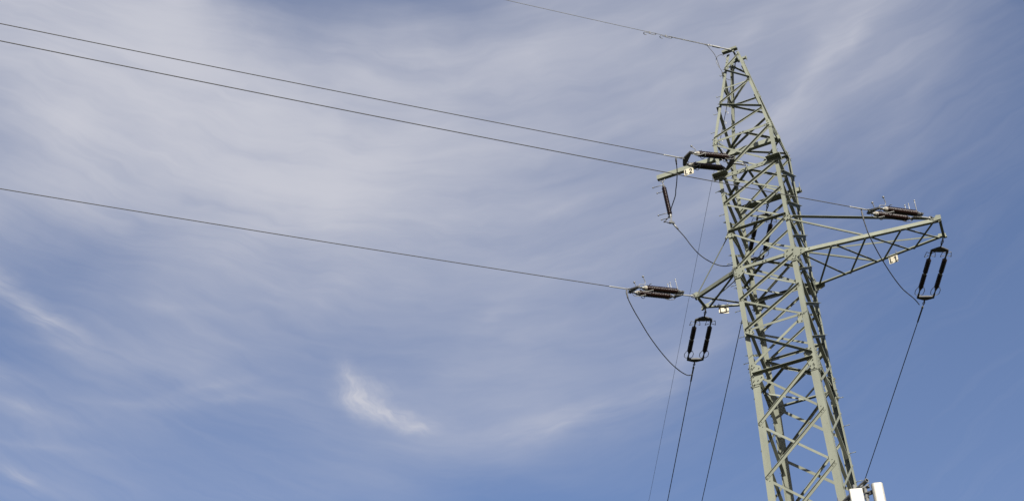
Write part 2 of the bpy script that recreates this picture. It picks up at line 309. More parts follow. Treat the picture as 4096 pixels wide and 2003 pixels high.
# body X bracing
LV = [6.90, 5.98, 5.345, 4.66, 3.77, 3.10, 2.42, 1.50, .42, -.66, -1.80]
SB = [(5.68, 6.38), (4.92, 5.64), (4.13, 4.92), (3.37, 4.19), (2.60, 3.33), (1.88, 2.61)]
MV = [6.80, 6.44, 5.66, 5.00, 4.22, 3.43, 2.76, 1.96, .95, -.12, -1.22, -2.40]
for fn, (l0, l1, nrm) in FACES.items():
    if fn in ('front', 'back'):
        for i in range(len(LV) - 1):
            zt, zb = LV[i], LV[i + 1]; big = i >= 7
            if i == 6:
                brace(fn, l0, 1.64, l1, 2.44, False, .048, .04)
                brace(fn, l0, 2.33, l1, 1.53, True, .016, .095)
                continue
            a = .058 if big else .046
            brace(fn, l0, zb - .03, l1, zt - .03, True, a * .92, .036 if big else .050)
            brace(fn, l0, zt + (.02 if i else -.04), l1, zb - .045, False, a * .74, .04)
    else:
        for i in range(len(MV) - 1):
            zt, zb = MV[i], MV[i + 1]; big = i >= 7
            if big: brace(fn, l0, zb, l1, zt, True, .046, .007)
            elif i and i - 1 < len(SB): brace(fn, l0, SB[i - 1][0], l1, SB[i - 1][1], True, .045, .06)
            if i: brace(fn, l0, zt, l1, zb, False, .03, .062, flip=True, ends=.14 if big else .09)
    for z, outer, a, b in ((6.93, False, .05, .045), (4.66, True, .020, .070), (3.80, False, .060, .05), (2.43, False, .045, .04), (1.45, True, .022, .088)):
        if fn in ('left', 'right') and z == 2.43: continue
        if fn in ('left', 'right'): outer, a, b = False, .035, .03
        brace(fn, l0, z, l1, z, outer, a, b, 'horizontal_strut')
    m = MB(); z = LV[-1] if fn in ('front', 'back') else MV[-1]; h = 1.2   # below the picture: same bracing down to the footings
    while z - h > zG + .3:
        brace(fn, l0, z - h + .02, l1, z - .03, True, .058, .034, build=False, mb=m); brace(fn, l0, z - .06, l1, z - h + .06, False, .058, .04, build=False, mb=m)
        z -= h; h *= 1.05
    part(m, 'lower_bracing')
# plan bracing: bars joining the mid points of the four sides
for z, zz in ((6.95, .03), (5.99, .03), (3.80, .04), (1.44, .04)):
    w = hw(z) - .02; P = [Vector((0, -w, z)), Vector((w, 0, z)), Vector((0, w, z)), Vector((-w, 0, z))]
    for i in range(4):
        p, q = P[i], P[(i + 1) % 4]; d = (q - p).normalized(); m = MB()
        m.angle(p, q, d.cross(Z), -Z, .042, .035, .006); part(m, 'plan_brace')
m = MB(); m.angle((-.02, -hw(6) + .02, 5.985), (.02, hw(6) - .02, 6.01), X, -Z, .045, .02, .006); part(m, 'plan_brace')
# gusset plates on the front and back, (x, z) outlines
GU = [[(-.594, 3.862), (-.52, 3.845), (-.42, 3.85), (-.385, 3.69), (-.50, 3.586), (-.594, 3.586)],
      [(.413, 3.888), (.572, 3.874), (.79, 3.79), (.772, 3.70), (.619, 3.646), (.594, 3.583), (.51, 3.583), (.399, 3.656), (.381, 3.735)],
      [(-.592, 4.673), (-.486, 4.602), (-.49, 4.519), (-.606, 4.535), (-.67, 4.531), (-.609, 4.631)],
      [(.498, 4.68), (.612, 4.625), (.68, 4.566), (.587, 4.513), (.503, 4.522), (.486, 4.561)],
      [(.436, 2.44), (.50, 2.45), (.503, 2.227), (.397, 2.234)],
      [(-.478, 2.431), (-.413, 2.356), (-.407, 2.293), (-.508, 2.224)],
      [(-.592, 1.66), (-.52, 1.67), (-.40, 1.60), (-.366, 1.31), (-.47, 1.24), (-.592, 1.24)],
      [(.59, 1.22), (.58, 1.60), (.50, 1.67), (.40, 1.59), (.43, 1.43), (.485, 1.22)],
      [(-.593, 6.01), (-.433, 6.01), (-.50, 5.93), (-.593, 5.94)], [(.593, 6.01), (.433, 6.01), (.50, 5.93), (.593, 5.94)]]
for s in (-1, 1):
    for gi, o in enumerate(GU):
        m = MB(); nrm = Vector((0, s, 0)); zc = sum(p[1] for p in o) / len(o)
        poly = [Vector((p[0], s * (hw(p[1]) + .013), p[1])) for p in o]; m.plate(poly, nrm, .008)
        cx = sum(p[0] for p in o) / len(o)
        for p in o:
            m.bolt(Vector((cx + (p[0] - cx) * .68, s * (hw(p[1]) + .021), zc + (p[1] - zc) * .68)), nrm, .011, .028)
        part(m, 'gusset_plate')
for s in (-1, 1):                                                       # side gussets at the crossarm levels
    for sy in (-1, 1):
        for o in ([(.594, 3.90), (.50, 3.90), (.40, 3.84), (.40, 3.70), (.50, 3.58), (.594, 3.58)], [(.60, 1.69), (.50, 1.68), (.40, 1.58), (.38, 1.32), (.48, 1.22), (.60, 1.22)]):
            m = MB(); m.plate([Vector((s * (hw(z) + .013), sy * y, z)) for y, z in o], (s, 0, 0), .008)
            for y, z in o: m.bolt(Vector((s * (hw(z) + .021), sy * (.49 + (y - .49) * .6), z * .8 + .2 * (o[0][1] - .3))), (s, 0, 0), .012, .035)
            part(m, 'gusset_plate')

# beams through and on the tower
def channel(p, q, u, w, h, d, t=.008):
    """web height h along u, flanges of depth d along w"""
    m = MB(); m.prism(p, q, [(0, 0), (h, 0), (h, d), (h - t, d), (h - t, t), (t, t), (t, d), (0, d)], u, w); return m
m = MB(); m.prism((-1.985, -.042, 6.935), (.60, -.042, 6.935), [(0, 0), (.098, 0), (.098, .084), (0, .084)], Z, Y); part(m, 'jumper_beam')
m = MB(); yb = -.618
m.prism((-.67, yb, 5.94), (.67, yb, 5.94), [(0, 0), (.085, 0), (.085, -.01), (0, -.01)], Z, Y)
for x0, x1 in ((-.68, -.385), (.40, .685)):
    m.angle((x0, yb - .010, 6.02), (x1, yb - .010, 6.02), -Y, -Z, .13, .032, .008)
    xe = x0 if x0 < 0 else x1 - .008
    m.prism((xe, yb - .01, 6.012), (xe + .008, yb - .01, 6.012), [(0, 0), (-.125, 0), (-.125, -.02), (-.02, -.10), (0, -.10)], Y, Z)
for x in (-.3, -.2, .2, .3): m.bolt((x, yb - .01, 5.985), -Y, .010, .022)
m.tube(ring((.0, yb - .02, 5.99), Y, Z, .05, .06), .010, 6, True)
part(m, 'tension_beam')
m = MB(); m.angle((-.68, .735, 6.115), (.68, .735, 6.115), -Y, Z, .155, .012, .009); m.prism((-.68, .727, 6.095), (.68, .727, 6.095), [(0, 0), (.022, 0), (.022, .008), (0, .008)], Z, Y)
m.prism((.60, .57, 6.03), (.69, .57, 6.03), [(0, 0), (.075, 0), (.075, .01), (0, .01)], Z, Y); m.prism((.682, .54, 5.99), (.69, .54, 6.09), [(0, 0), (.14, 0), (.10, .03), (0, .03)], Z, Y)
part(m, 'tension_beam')
# peak cap: short channels that carry the earth wires
m = channel((-.20, -.15, 9.44), (.12, -.15, 9.44), -Y * 1, Z, .075, .05)
m.prism((-.2, -.15, 9.43), (.12, -.15, 9.43), [(0, 0), (0, -.008), (.06, -.008), (.06, 0)], Z, Y); part(m, 'earth_wire_bracket')
m = channel((-.12, .13, 9.42), (.21, .13, 9.42), Y, Z, .05, .045); m.prism((.20, .10, 9.36), (.208, .10, 9.36), [(0, 0), (.10, 0), (.10, .05), (0, .07)], Z, Y); part(m, 'earth_wire_bracket')
m = MB(); m.box((.03, -.2, 9.41), (.03, .18, 9.41), X, Z, .03, .04); part(m, 'earth_wire_bracket')

# ------------------------------------------------------------------ crossarms
zA = 3.77
def bar(p, q, a, b, t=.006, hint=None, down=True):
    """small angle bar between two points"""
    p, q = Vector(p), Vector(q); d = (q - p).normalized(); u = d.cross(Z).normalized() if hint is None else Vector(hint)
    m = MB(); m.angle(p, q, u, -Z if down else Z, a, b, t); return m
def crossarm(tipF, tipR, sx, lat, mids, cross):
    arm = empty('crossarm', (0, 0, 0), parent=tower)
    f0 = cor('B' if sx > 0 else 'A', zA); r0 = cor('C' if sx > 0 else 'D', zA); f0.z = r0.z = zA
    tF, tR = Vector(tipF), Vector(tipR)
    dF = (tF - f0).normalized(); dR = (tR - r0).normalized()
    m = MB(); m.angle(f0 - dF * .02 + Z * -.03, tF + dF * .05 + Z * -.03, Z, Y, .072, .062, .008)
    for t in (.03, .06, .10, .97): m.bolt(f0.lerp(tF, t) + Z * .01, -Y, .010, .025)
    part(m, 'chord', PAINT, arm)
    m = MB(); m.angle(r0 - dR * .02 + Z * -.03, tR + dR * .04 + Z * -.03, Z, -Y, .055, .055, .008); part(m, 'chord', PAINT, arm)
    part(bar(tF + Z * -.036, tR + Z * -.036, .050, .03), 'end_member', PAINT, arm)
    zu = 4.62; fu = cor('B' if sx > 0 else 'A', zu); ru = cor('C' if sx > 0 else 'D', zu)
    for p, q in ((fu, tF), (ru, tR)):
        d = (q - p).normalized(); hz = d.cross(Y).normalized(); hz = hz if hz.z > 0 else -hz
        m = MB()
        if p.y < 0 and sx > 0: m.angle(p + Y * .075, q + Z * .03 + Y * .075, hz, -Y, .02, .085, .006)
        else: m.angle(p, q + Z * .03, -hz, Y, .03 if sx > 0 else .022, .03 if sx > 0 else .022, .006)
        part(m, 'tie', PAINT, arm)
    for p, q in mids:
        m = MB(); d = (Vector(q) - Vector(p)).normalized(); hz = d.cross(Y).normalized(); hz = hz if hz.z > 0 else -hz
        m.angle(p, q, hz, Y, .028, .03, .006); part(m, 'diagonal', PAINT, arm)
    for p, q in cross: part(bar((p[0], p[1], zA - .037), (q[0], q[1], zA - .037), lat * 1.2, .008), 'lattice_bar', PAINT, arm)
    m = MB(); m.plate([tF + Vector((-.10 * sx, -.008, -.02)), tF + Vector((.06 * sx, -.008, -.02)), tF + Vector((.06 * sx, -.008, .07)), tF + Vector((-.02 * sx, -.008, .09))], -Y, .01); part(m, 'tip_plate', PAINT, arm)
    m = MB(); m.plate([tR + Vector((-.10 * sx, .0, -.02)), tR + Vector((.07 * sx, .0, -.02)), tR + Vector((.07 * sx, .0, .05)), tR + Vector((-.06 * sx, .0, .08))], Y, .01)
    m.box(tR + Vector((.02 * sx, 0, -.03)), tR + Vector((.08 * sx, 0, -.03)), Y, Z, .04, .03); part(m, 'tip_plate', PAINT, arm)
    return arm
Fp = [(.65, -.58), (1.23, -.50), (1.30, -.49), (1.85, -.415), (1.93, -.405), (2.49, -.33), (2.56, -.32), (3.06, -.25)]
Rp = [(.66, .57), (1.22, .51), (1.29, .50), (1.86, .43), (1.94, .42), (2.49, .355), (2.55, .345), (3.06, .285)]
crossarm((3.183, -.247, zA), (3.123, .291, zA), 1, .030, [((.60, -.60, 4.53), (1.83, -.43, 3.80)), ((.60, .60, 4.55), (1.80, .44, 3.80))],
         [(Fp[0], Rp[1]), (Fp[1], Rp[0]), (Fp[2], Rp[3]), (Fp[3], Rp[2]), (Fp[4], Rp[5]), (Fp[5], Rp[4]), (Fp[6], Rp[7]), (Fp[7], Rp[6])])
crossarm((-1.485, -.197, zA), (-1.463, .213, zA), -1, .036, [], [((-.62, -.58), (-1.40, .19)), ((-1.42, -.18), (-.62, .57))])

# ------------------------------------------------------------------ insulators
def sheds(m, p, ax, L_, n, R_, r_):
    prof = [(0, r_)]
    for i in range(n):
        a = L_ * i / n; s = L_ / n
        prof += [(a + .12 * s, r_), (a + .30 * s, R_ * .93), (a + .42 * s, R_), (a + .55 * s, R_ * .96), (a + .80 * s, r_ * 1.06), (a + .98 * s, r_)]
    m.lathe(p, ax, prof + [(L_, r_)], 20)
def loc(mb, name, m, parent): return mb.build(name, m, parent, local=True)

def front_set(loc0, rot, label, group):
    """double tension string; local x runs out along the line, z up"""
    t = empty('tension_insulator_set', loc0, label, 'insulator', group, rot)
    m = MB(); m.box((.035, 0, 0), (.285, 0, 0), Y, Z, .034, .016); m.lathe((.05, 0, -.013), Z, [(0, .001), (0, .022), (.026, .022), (.026, .001)], 10); m.lathe((.27, 0, -.013), Z, [(0, .001), (0, .02), (.026, .02), (.026, .001)], 10)
    loc(m, 'link_plate', ALU, t)
    m = MB(); m.tube(ring((.02, 0, 0), X, Z, .045, .035), .009, 6, True); loc(m, 'shackle', FORGED, t)
    m = MB(); m.plate([(.27, -.04, -.012), (.27, .04, -.012), (.33, .165, -.012), (.375, .165, -.012), (.375, -.165, -.012), (.33, -.165, -.012)], Z, .024)
    for y in (-.13, 0, .13): m.bolt((.34, y, .012), Z, .012, .02); m.bolt((.34, y, -.012), -Z, .012, .02)
    loc(m, 'yoke_plate', FORGED, t)
    m = MB(); m.plate([(1.31, -.165, -.012), (1.31, .165, -.012), (1.36, .165, -.012), (1.42, .04, -.012), (1.42, -.04, -.012), (1.36, -.165, -.012)], Z, .024)
    for y in (-.13, 0, .13): m.bolt((1.335, y, .012), Z, .012, .02); m.bolt((1.335, y, -.012), -Z, .012, .02)
    loc(m, 'yoke_plate', FORGED, t)
    for y in (-.13, .13):
        s = 1 if y > 0 else -1
        r = MB(); sheds(r, (.475, y, 0), X, .675, 18, .060, .045); rod = loc(r, 'insulator_rod', PORC, t)
        m = MB(); m.lathe((.415, y, 0), X, [(0, .001), (0, .026), (.02, .038), (.06, .044)], 14); m.box((.375, y, 0), (.445, y, 0), Y, Z, .028, .02); loc(m, 'end_cap', FORGED, rod)
        m = MB(); m.lathe((1.15, y, 0), X, [(0, .046), (.05, .043), (.055, .001)], 14); loc(m, 'end_cap', CEMENT, rod)
        m = MB(); m.lathe((1.20, y, 0), X, [(0, .026), (.035, .028), (.045, .014), (.085, .014)], 10); m.tube(ring((1.285, y, 0), X, Y, .035, .022), .009, 6, True); loc(m, 'clevis', GALV, rod)
        # wire side: ball horn standing up, racket ring round the sheds
        m = MB(); m.tube(smooth_path([(1.30, y, 0), (1.295, y, .055), (1.20, y + .02 * s, .060), (1.17, y + .02 * s, .11), (1.20, y + .02 * s, .20)], 4), .0075, 6); m.ball((1.205, y + .02 * s, .215), .021); loc(m, 'ball_horn', GALV, t)
        m = MB(); m.tube(ring((1.05, y, 0), Y, Z,   .085, .092, 60, 330, 18), .0065, 6)
        e = Vector((1.05, y +   .085 * math.cos(math.radians(330)), .092 * math.sin(math.radians(330))))
        m.tube(smooth_path([(1.29, y, -.01), (1.26, y, -.06), (1.17, y + .02, -.07), (1.09, y + .05, -.06), e], 4), .0065, 6); loc(m, 'arcing_ring', GALV, t)
        # tower side: slim horn with a small ball and a hook below
        m = MB(); m.tube(smooth_path([(.345, y, .01), (.41, y, .03), (.445, y, .04), (.47, y, .23)], 4), .0075, 6); m.ball((.471, y, .24), .014); loc(m, 'arcing_horn', ALU, t)
        m = MB(); m.tube(smooth_path([(.345, y, -.01), (.38, y, -.055), (.52, y, -.070), (.56, y, -.058)], 4), .007, 6); loc(m, 'arcing_horn', GALV, t)
    m = MB(); m.tube([(.50, .02, 0), (.52, .02, .20)], .0065, 6); m.ball((.521, .02, .21), .013); m.tube(smooth_path([(.345, .0, .012), (.44, .01, .02), (.50, .02, 0)], 3), .0065, 6); loc(m, 'arcing_horn', ALU, t)
    m = MB(); m.tube(ring((1.435, 0, 0), X, Z, .03, .018), .007, 6, True); m.tube(ring((1.475, 0, 0), X, Y, .03, .016), .007, 6, True); m.box((1.49, 0, 0), (1.53, 0, 0), Y, Z, .02, .02); loc(m, 'shackle', GALV, t)
    return t

def back_set(loc0, rot, label, group, ext=0.0):
    """double string of the span behind the tower: two rods in series on each side"""
    t = empty('strain_insulator_set', loc0, label, 'insulator', group, rot)
    m = MB(); m.tube(ring((.02, 0, 0), X, Z, .036, .03), .009, 6, True); m.tube(ring((.075, 0, 0), X, Y, .03, .02), .009, 6, True); m.lathe((.10, 0, 0), X, [(0, .012), (.03, .02), (.05, .012), (.08 + ext, .012), (.10 + ext, .018), (.12 + ext, .01)], 8); loc(m, 'shackle', FORGED, t)
    e = ext
    m = MB(); m.plate([(.20 + e, -.03, -.012), (.20 + e, .03, -.012), (.27 + e, .165, -.012), (.31 + e, .165, -.012), (.325 + e, 0, -.012), (.31 + e, -.165, -.012), (.27 + e, -.165, -.012)], Z, .024); loc(m, 'yoke_plate', FORGED, t)
    m = MB(); m.plate([(1.50 + e, -.165, -.012), (1.50 + e, .165, -.012), (1.55 + e, .165, -.012), (1.60 + e, .03, -.012), (1.60 + e, -.03, -.012), (1.55 + e, -.165, -.012)], Z, .024)
    m.box((1.515 + e, -.06, .014), (1.515 + e, .06, .014), X, Z, .03, .012); loc(m, 'yoke_plate', FORGED, t)
    for y in (-.15, .15):
        m = MB(); m.box((.29 + e, y, 0), (.37 + e, y, 0), Y, Z, .034, .034); m.lathe((.36 + e, y, 0), X, [(0, .016), (.06, .018), (.08, .013), (.12, .017), (.16, .03)], 10); loc(m, 'clevis', FORGED, t)
        r = MB(); sheds(r, (.52 + e, y, 0), X, .35, 8, .047, .022); sheds(r, (.91 + e, y, 0), X, .36, 8, .047, .022); rod = loc(r, 'insulator_rod', PORC, t)
        m = MB(); m.lathe((.866 + e, y, 0), X, [(0, .024), (.004, .034), (.02, .024), (.036, .035), (.046, .024)], 14); loc(m, 'joint_cap', CEMENT, rod)
        m = MB(); m.lathe((1.27 + e, y, 0), X, [(0, .034), (.05, .022), (.08, .013), (.16, .014), (.17, .02), (.24, .02)], 10); loc(m, 'clevis', FORGED, t)
        for s in (-1, 1):
            m = MB(); m.tube(smooth_path([(.36 + e, y + .015 * s, 0), (.34 + e, y + .07 * s, .01), (.35 + e, y + .082 * s, .01), (.45 + e, y + .10 * s, 0), (.445 + e, y + .09 * s, 0), (.42 + e, y + .03 * s, 0)], 3), .006, 6); loc(m, 'arcing_horn', GALV, t)
        hx = [(1.22, .03), (1.26, .062), (1.33, .088), (1.42, .082), (1.46, .045), (1.46, -.045), (1.42, -.082), (1.33, -.088), (1.26, -.062), (1.22, -.03)]
        m = MB(); m.tube([(a + e, y + b, -.01) for a, b in hx], .0065, 6, True); loc(m, 'arcing_ring', GALV, t)
    m = MB(); m.tube(ring((1.64 + e, 0, 0), X, Z, .032, .02), .009, 6, True); m.tube(ring((1.69 + e, 0, 0), X, Y, .03, .018), .008, 6, True); m.lathe((1.71 + e, 0, 0), X, [(0, .008), (.08, .008)], 6); loc(m, 'shackle', FORGED, t)
    return t
def frame(ax, roll, flipy=False):
    ax = Vector(ax).normalized(); y = Z.cross(ax).normalized(); z = ax.cross(y)
    q = Matrix.Rotation(roll, 3, ax); y = q @ y; z = q @ z
    return Matrix((ax, y, z)).transposed()
DH = Vector((-.8, -1, 0)).normalized(); EH = Vector((-.54, 1, 0)).normalized()
# front conductors: attachment, sag curve z = a t^2 + b t + c, clamp distance, roll of the set
FW = {'one': ((3.183, -.247, 3.77), (.00086, -.117, -.08375), 1.64, -.29), 'two': ((.03, -.66, 6.03), (.00072, -.11465, -.14693), 1.56, .32), 'three': ((-1.485, -.197, 3.77), (.00078, -.11226, -.0739), 1.55, -.23)}
def fpt(k, t):
    P0, (a, b, c), _, _ = FW[k]; return Vector(P0) + DH * t + Z * (a * t * t + b * t + c)
BW = {'one': ((3.123, .291, 3.73), -.112, -.088, 1.78, 0), 'two': ((-.02, .70, 6.10), 0.0, -.098, 1.88, .1), 'three': ((-1.463, .213, 3.73), .045, -.103, 1.78, 0)}
def bpt(k, t):
    P0, c, b, _, _ = BW[k]; return Vector(P0) + EH * t + Z * (c + b * t + .0006 * t * t)
gl = 'double tension insulator strings on the near side of the tower'
FL = {'one': 'double brown ribbed tension string at the tip of the long crossarm', 'two': 'double brown ribbed tension string on the beam across the tower face, nearest the tower top', 'three': 'double brown ribbed tension string at the tip of the short crossarm'}
proto = None
for k in ('three', 'one', 'two'):
    P0, _, tc, roll = FW[k]; P0 = Vector(P0); end = fpt(k, tc); ax = end - P0; fr = frame(ax, roll)
    st = max(0, ax.length - 1.51); o = T(P0 + ax.normalized() * st)
    if proto is None: proto = front_set(o, fr, FL[k], gl)
    else: dup(proto, o, fr, FL[k])
gb = 'double strain strings on the far side of the tower'
BL = {'one': 'dark double strain string hanging below the tip of the long crossarm', 'two': 'dark double strain string seen through the lattice inside the tower body', 'three': 'dark double strain string hanging below the tip of the short crossarm'}
proto = None
for k in ('three', 'one', 'two'):
    P0, _, _, tc, ext = BW[k]; P0 = Vector(P0) - Z * .03; ax = bpt(k, tc) - P0; fr = frame(ax, 0)
    if k == 'two': back_set(T(P0), fr, BL[k], gb, ext)
    elif proto is None: proto = back_set(T(P0), fr, BL[k], gb)
    else: dup(proto, T(P0), fr, BL[k])

# ------------------------------------------------------------------ conductors
def wire(name, pts, r, m, label, cat, group=None, n=6):
    mb = MB(); mb.tube(pts, r, n); o = T(pts[0]); ob = mb.build(name, m, None, o); return tag(ob, label, cat, group)
NM = {'one': 'long crossarm', 'two': 'tower face beam below the peak', 'three': 'short crossarm'}
gw = 'overhead conductors running away to the left'; gb2 = 'conductors running down behind the tower'
for k in FW:
    tc = FW[k][2]; ts = [tc + (120 - tc) * (i / 60) ** 1.4 for i in range(61)]
    w = wire('overhead_conductor', [fpt(k, t) for t in ts], .0076, WIRE, 'thin dark overhead conductor leaving the ' + NM[k] + ' to the left', 'power line', gw)
    o = T(fpt(k, ts[0]))
    m = MB(); m.tube([fpt(k, tc), fpt(k, tc + .03), fpt(k, tc + .34), fpt(k, tc + .36)], [.010, .0125, .0125, .009], 8); m.build('dead_end_clamp', ALU, w, o)
    tc = BW[k][3] + BW[k][4]; ts = [tc + (90 - tc) * (i / 40) ** 1.3 for i in range(41)]
    w = wire('span_conductor', [bpt(k, t) for t in ts], .0085, WIRE, 'dark conductor running down behind the tower from the ' + NM[k], 'power line', gb2)
    o = T(bpt(k, ts[0]))
    m = MB(); m.tube([bpt(k, tc), bpt(k, tc + .02), bpt(k, tc + .42), bpt(k, tc + .45)], [.013, .016, .016, .010], 8); m.build('dead_end_clamp', FORGED, w, o)
    m = MB(); m.lathe(bpt(k, tc - .02), EH, [(0, .001), (0, .018), (.05, .022), (.07, .016)], 8); m.build('clamp_head', GALV, w, o)
J = {'one': [(2.087, -1.58, 3.517), (2.086, -1.569, 3.368), (2.086, -1.557, 3.272), (2.089, -1.498, 3.165), (2.094, -1.391, 3.047), (2.108, -1.078, 2.965), (2.121, -.75, 2.935), (2.15, -.187, 2.935), (2.18, .499, 3.06), (2.219, 1.37, 3.379), (2.235, 1.80, 3.50)],
     'three': [(-2.441, -1.40, 3.52), (-2.439, -1.44, 3.42), (-2.436, -1.42, 3.30), (-2.431, -1.275, 3.21), (-2.426, -1.075, 3.140), (-2.421, -.913, 3.098), (-2.41, -.516, 3.0), (-2.395, -.021, 2.96), (-2.383, .424, 2.977), (-2.373, .776, 3.03), (-2.362, 1.145, 3.122), (-2.352, 1.494, 3.257), (-2.342, 1.75, 3.43)],
     'two': [(-1.038, -1.8, 5.826), (-1.049, -1.79, 5.765), (-1.071, -1.719, 5.71), (-1.127, -1.552, 5.68), (-1.17, -1.443, 5.68), (-1.267, -1.214, 5.69), (-1.359, -1.006, 5.72), (-1.481, -.683, 5.84), (-1.739, -.178, 6.0), (-1.852, .07, 6.06), (-1.95, .08, 5.97), (-1.985, .03, 5.90), (-1.93, 0, 5.855), (-1.849, 0, 5.785)]}
JL = {'one': 'slack black jumper cable hanging below the long crossarm', 'three': 'slack black jumper cable hanging below the short crossarm', 'two': 'black jumper cable dropping past the letter sign to the hanging post insulator'}
gj = 'black jumper cables looping between the strings'
def jumper(pts, label, lug=True):
    pts = [Vector(p) for p in pts]; w = wire('jumper_cable', smooth_path(pts, 6), .0098, WIRE, label, 'cable', gj, 8)
    if lug:
        m = MB(); m.tube(smooth_path([pts[0], pts[1], pts[2]], 4), [.012] * 3 + [.017] * 3 + [.014] * 3, 8); m.build('terminal_lug', FORGED, w, T(pts[0]))
jumper(J['one'], JL['one']); jumper(J['three'], JL['three']); jumper(J['two'], JL['two'])
jumper([(-1.742, .024, 5.646), (-1.67, .241, 5.55), (-1.615, .41, 5.436), (-1.55, .607, 5.347), (-1.481, .817, 5.323), (-1.40, 1.061, 5.346), (-1.324, 1.292, 5.41), (-1.252, 1.508, 5.515), (-1.10, 1.90, 5.76), (-.99, 2.33, 5.92)], 'black jumper cable swinging from the post insulator to behind the tower', False)

# hanging post insulator at the left end of the long beam
P0 = Vector((-1.893, 0, 6.93))
t = empty('post_insulator', T(P0), 'single dark brown insulator hanging from the left end of the long beam', 'insulator')
PX = (Vector((-1.815, 0, 5.76)) - P0).normalized()
def pl_(d, off=(0, 0, 0)): return P0 + PX * d + Vector(off)
def pp(m, name, mt, par=t): return m.build(name, mt, par, T(P0))
m = MB(); m.tube(ring(pl_(.02), X, Z, .05, .045), .008, 6, True); m.tube(ring(pl_(.085), Y, Z, .02, .035), .008, 6, True); m.tube([pl_(.11), pl_(.17)], .012, 6); pp(m, 'shackle', GALV)
m = MB(); m.lathe(pl_(.17), PX, [(0, .02), (.02, .032), (.06, .034), (.06, .03)], 14); pp(m, 'end_cap', FORGED)
m = MB(); sheds(m, pl_(.23), PX, .70, 17, .048, .036); pp(m, 'insulator_rod', PORC)
m = MB(); m.lathe(pl_(.93), PX, [(0, .03), (.01, .035), (.05, .032), (.07, .018), (.10, .014)], 14); pp(m, 'end_cap', GALV)
for d, dx in ((.15, -.22), (.32, -.16), (.87, -.235), (1.00, -.19)):
    q = pl_(d); m = MB(); m.tube([q, q + Vector((dx, 0, .012))], .0075, 6); m.ball(q + Vector((dx, 0, .012)), .016); pp(m, 'arcing_horn', GALV)
m = MB(); m.tube(ring(pl_(1.07), Y, Z, .02, .04), .008, 6, True); m.box(pl_(1.12, (-.05, 0, .02)), pl_(1.14, (.05, .0, -.02)), Y, Z, .05, .045); m.tube([pl_(1.12, (0, 0, 0)), (-1.725, .04, 5.63)], .018, 8); pp(m, 'suspension_clamp', GALV)

# ------------------------------------------------------------------ earth wires
EP = Vector((0, -.2, 9.45)); 
def ef(t): return EP + DH * t + Z * (.00153 * t * t - .12283 * t - .0103)
ts = [.72 + (120 - .72) * (i / 60) ** 1.4 for i in range(61)]
w = wire('earth_wire', [ef(t) for t in ts], .0052, GALV, 'thin pale earth wire leaving the tower peak to the upper left', 'power line'); o = T(ef(ts[0]))
m = MB()
for ph in (0, 2.1, 4.2):                                                # helical dead-end grip
    pts = []
    for i in range(90):
        tt = .66 + (1.53 - .66) * i / 89; a = ph + i * .62; s = DH.cross(Z).normalized(); pts.append(ef(tt) + (s * math.cos(a) + Z * math.sin(a)) * .007)
    m.tube(pts, .0045, 4)
m.build('helical_grip', GALV, w, o)
m = MB(); m.tube(smooth_path([ef(.74), ef(.64) + Z * .006, ef(.56) + Z * .012, ef(.53), ef(.56) - Z * .014, ef(.66) - Z * .004], 4), .006, 6); m.build('thimble', GALV, w, o)
m = MB(); m.box(ef(.0), ef(.16), DH.cross(Z), Z, .026, .020); m.box(ef(.16), ef(.30), DH.cross(Z), Z, .020, .014); m.box(ef(.28), ef(.46), DH.cross(Z), Z, .032, .026); m.lathe(ef(.46), DH, [(0, .012), (.04, .014), (.05, .008)], 8); m.tube(ring(ef(.53), DH, Z, .035, .02), .008, 6, True)
for t_ in (.2, .3, .36, .44): m.bolt(ef(t_) + Z * .012, Z, .010, .018)
m.build('adjusting_link', ALU, w, o)
# vibration dampers: bent rods clamped below the wire
def damper(tt, label):
    c = ef(tt); w = empty('vibration_damper', T(c), label, 'damper', 'S shaped vibration dampers on the earth wire'); o = T(c)
    m = MB(); m.box(c + Z * .016, c - Z * .035, DH, DH.cross(Z), .022, .018); m.tube([c + DH * .008, c + DH * .008 + Z * .035], .003, 5); m.tube([c - DH * .016, c - DH * .016 + Z * .035], .003, 5); m.build('clamp', GALV, w, o)
    m = MB(); q = c - Z * .035; S_ = DH.cross(Z).normalized()
    pts = [q + DH * .05 + S_ * .05 - Z * .012, q + DH * .095 + S_ * .055 - Z * .006, q + DH * .12 + S_ * .04, q + DH * .115 + S_ * .01, q + DH * .075, q, q - DH * .055, q - DH * .115 - S_ * .01, q - DH * .12 - S_ * .04, q - DH * .095 - S_ * .055 - Z * .006, q - DH * .05 - S_ * .05 - Z * .012]
    m.tube(smooth_path(pts, 4), .0068, 6); m.build('damper_rod', GALV, w, o)
damper(1.575, 'S shaped damper on the earth wire, the one nearer the tower peak'); damper(1.954, 'S shaped damper on the earth wire, the one farther from the tower peak')
# bonding loops
wire('earth_bond', smooth_path([ef(.70), ef(.62) - Z * .02, (-.423, -.45, 9.55), (-.35, -.33, 9.42), (-.317, -.27, 9.30), (-.299, -.25, 9.141), (-.286, -.25, 9.027), (-.267, -.25, 8.958), (-.236, -.26, 8.82), (-.20, -.235, 8.72), (-.14, -.22, 8.66), (-.10, -.15, 8.70)], 6), .0058, FORGED, 'thin bonding cable curving from the earth wire down to the peak leg', 'cable')
wire('earth_bond', smooth_path([(-.28, -.25, 9.0), (-.326, -.25, 9.153), (-.336, -.25, 9.255), (-.311, -.25, 9.335), (-.249, -.25, 9.368), (-.187, -.25, 9.34), (-.139, -.235, 9.27), (-.113, -.20, 9.191)], 6), .0058, GALV, 'thin bonding cable looping beside the tower peak', 'cable')
EB = Vector((0, .1, 9.45))
def eb(t): return EB + EH * t + Z * (-.003 - .068 * t + .0002 * t * t)
ts = [1.1 + (90 - 1.1) * (i / 40) ** 1.3 for i in range(41)]
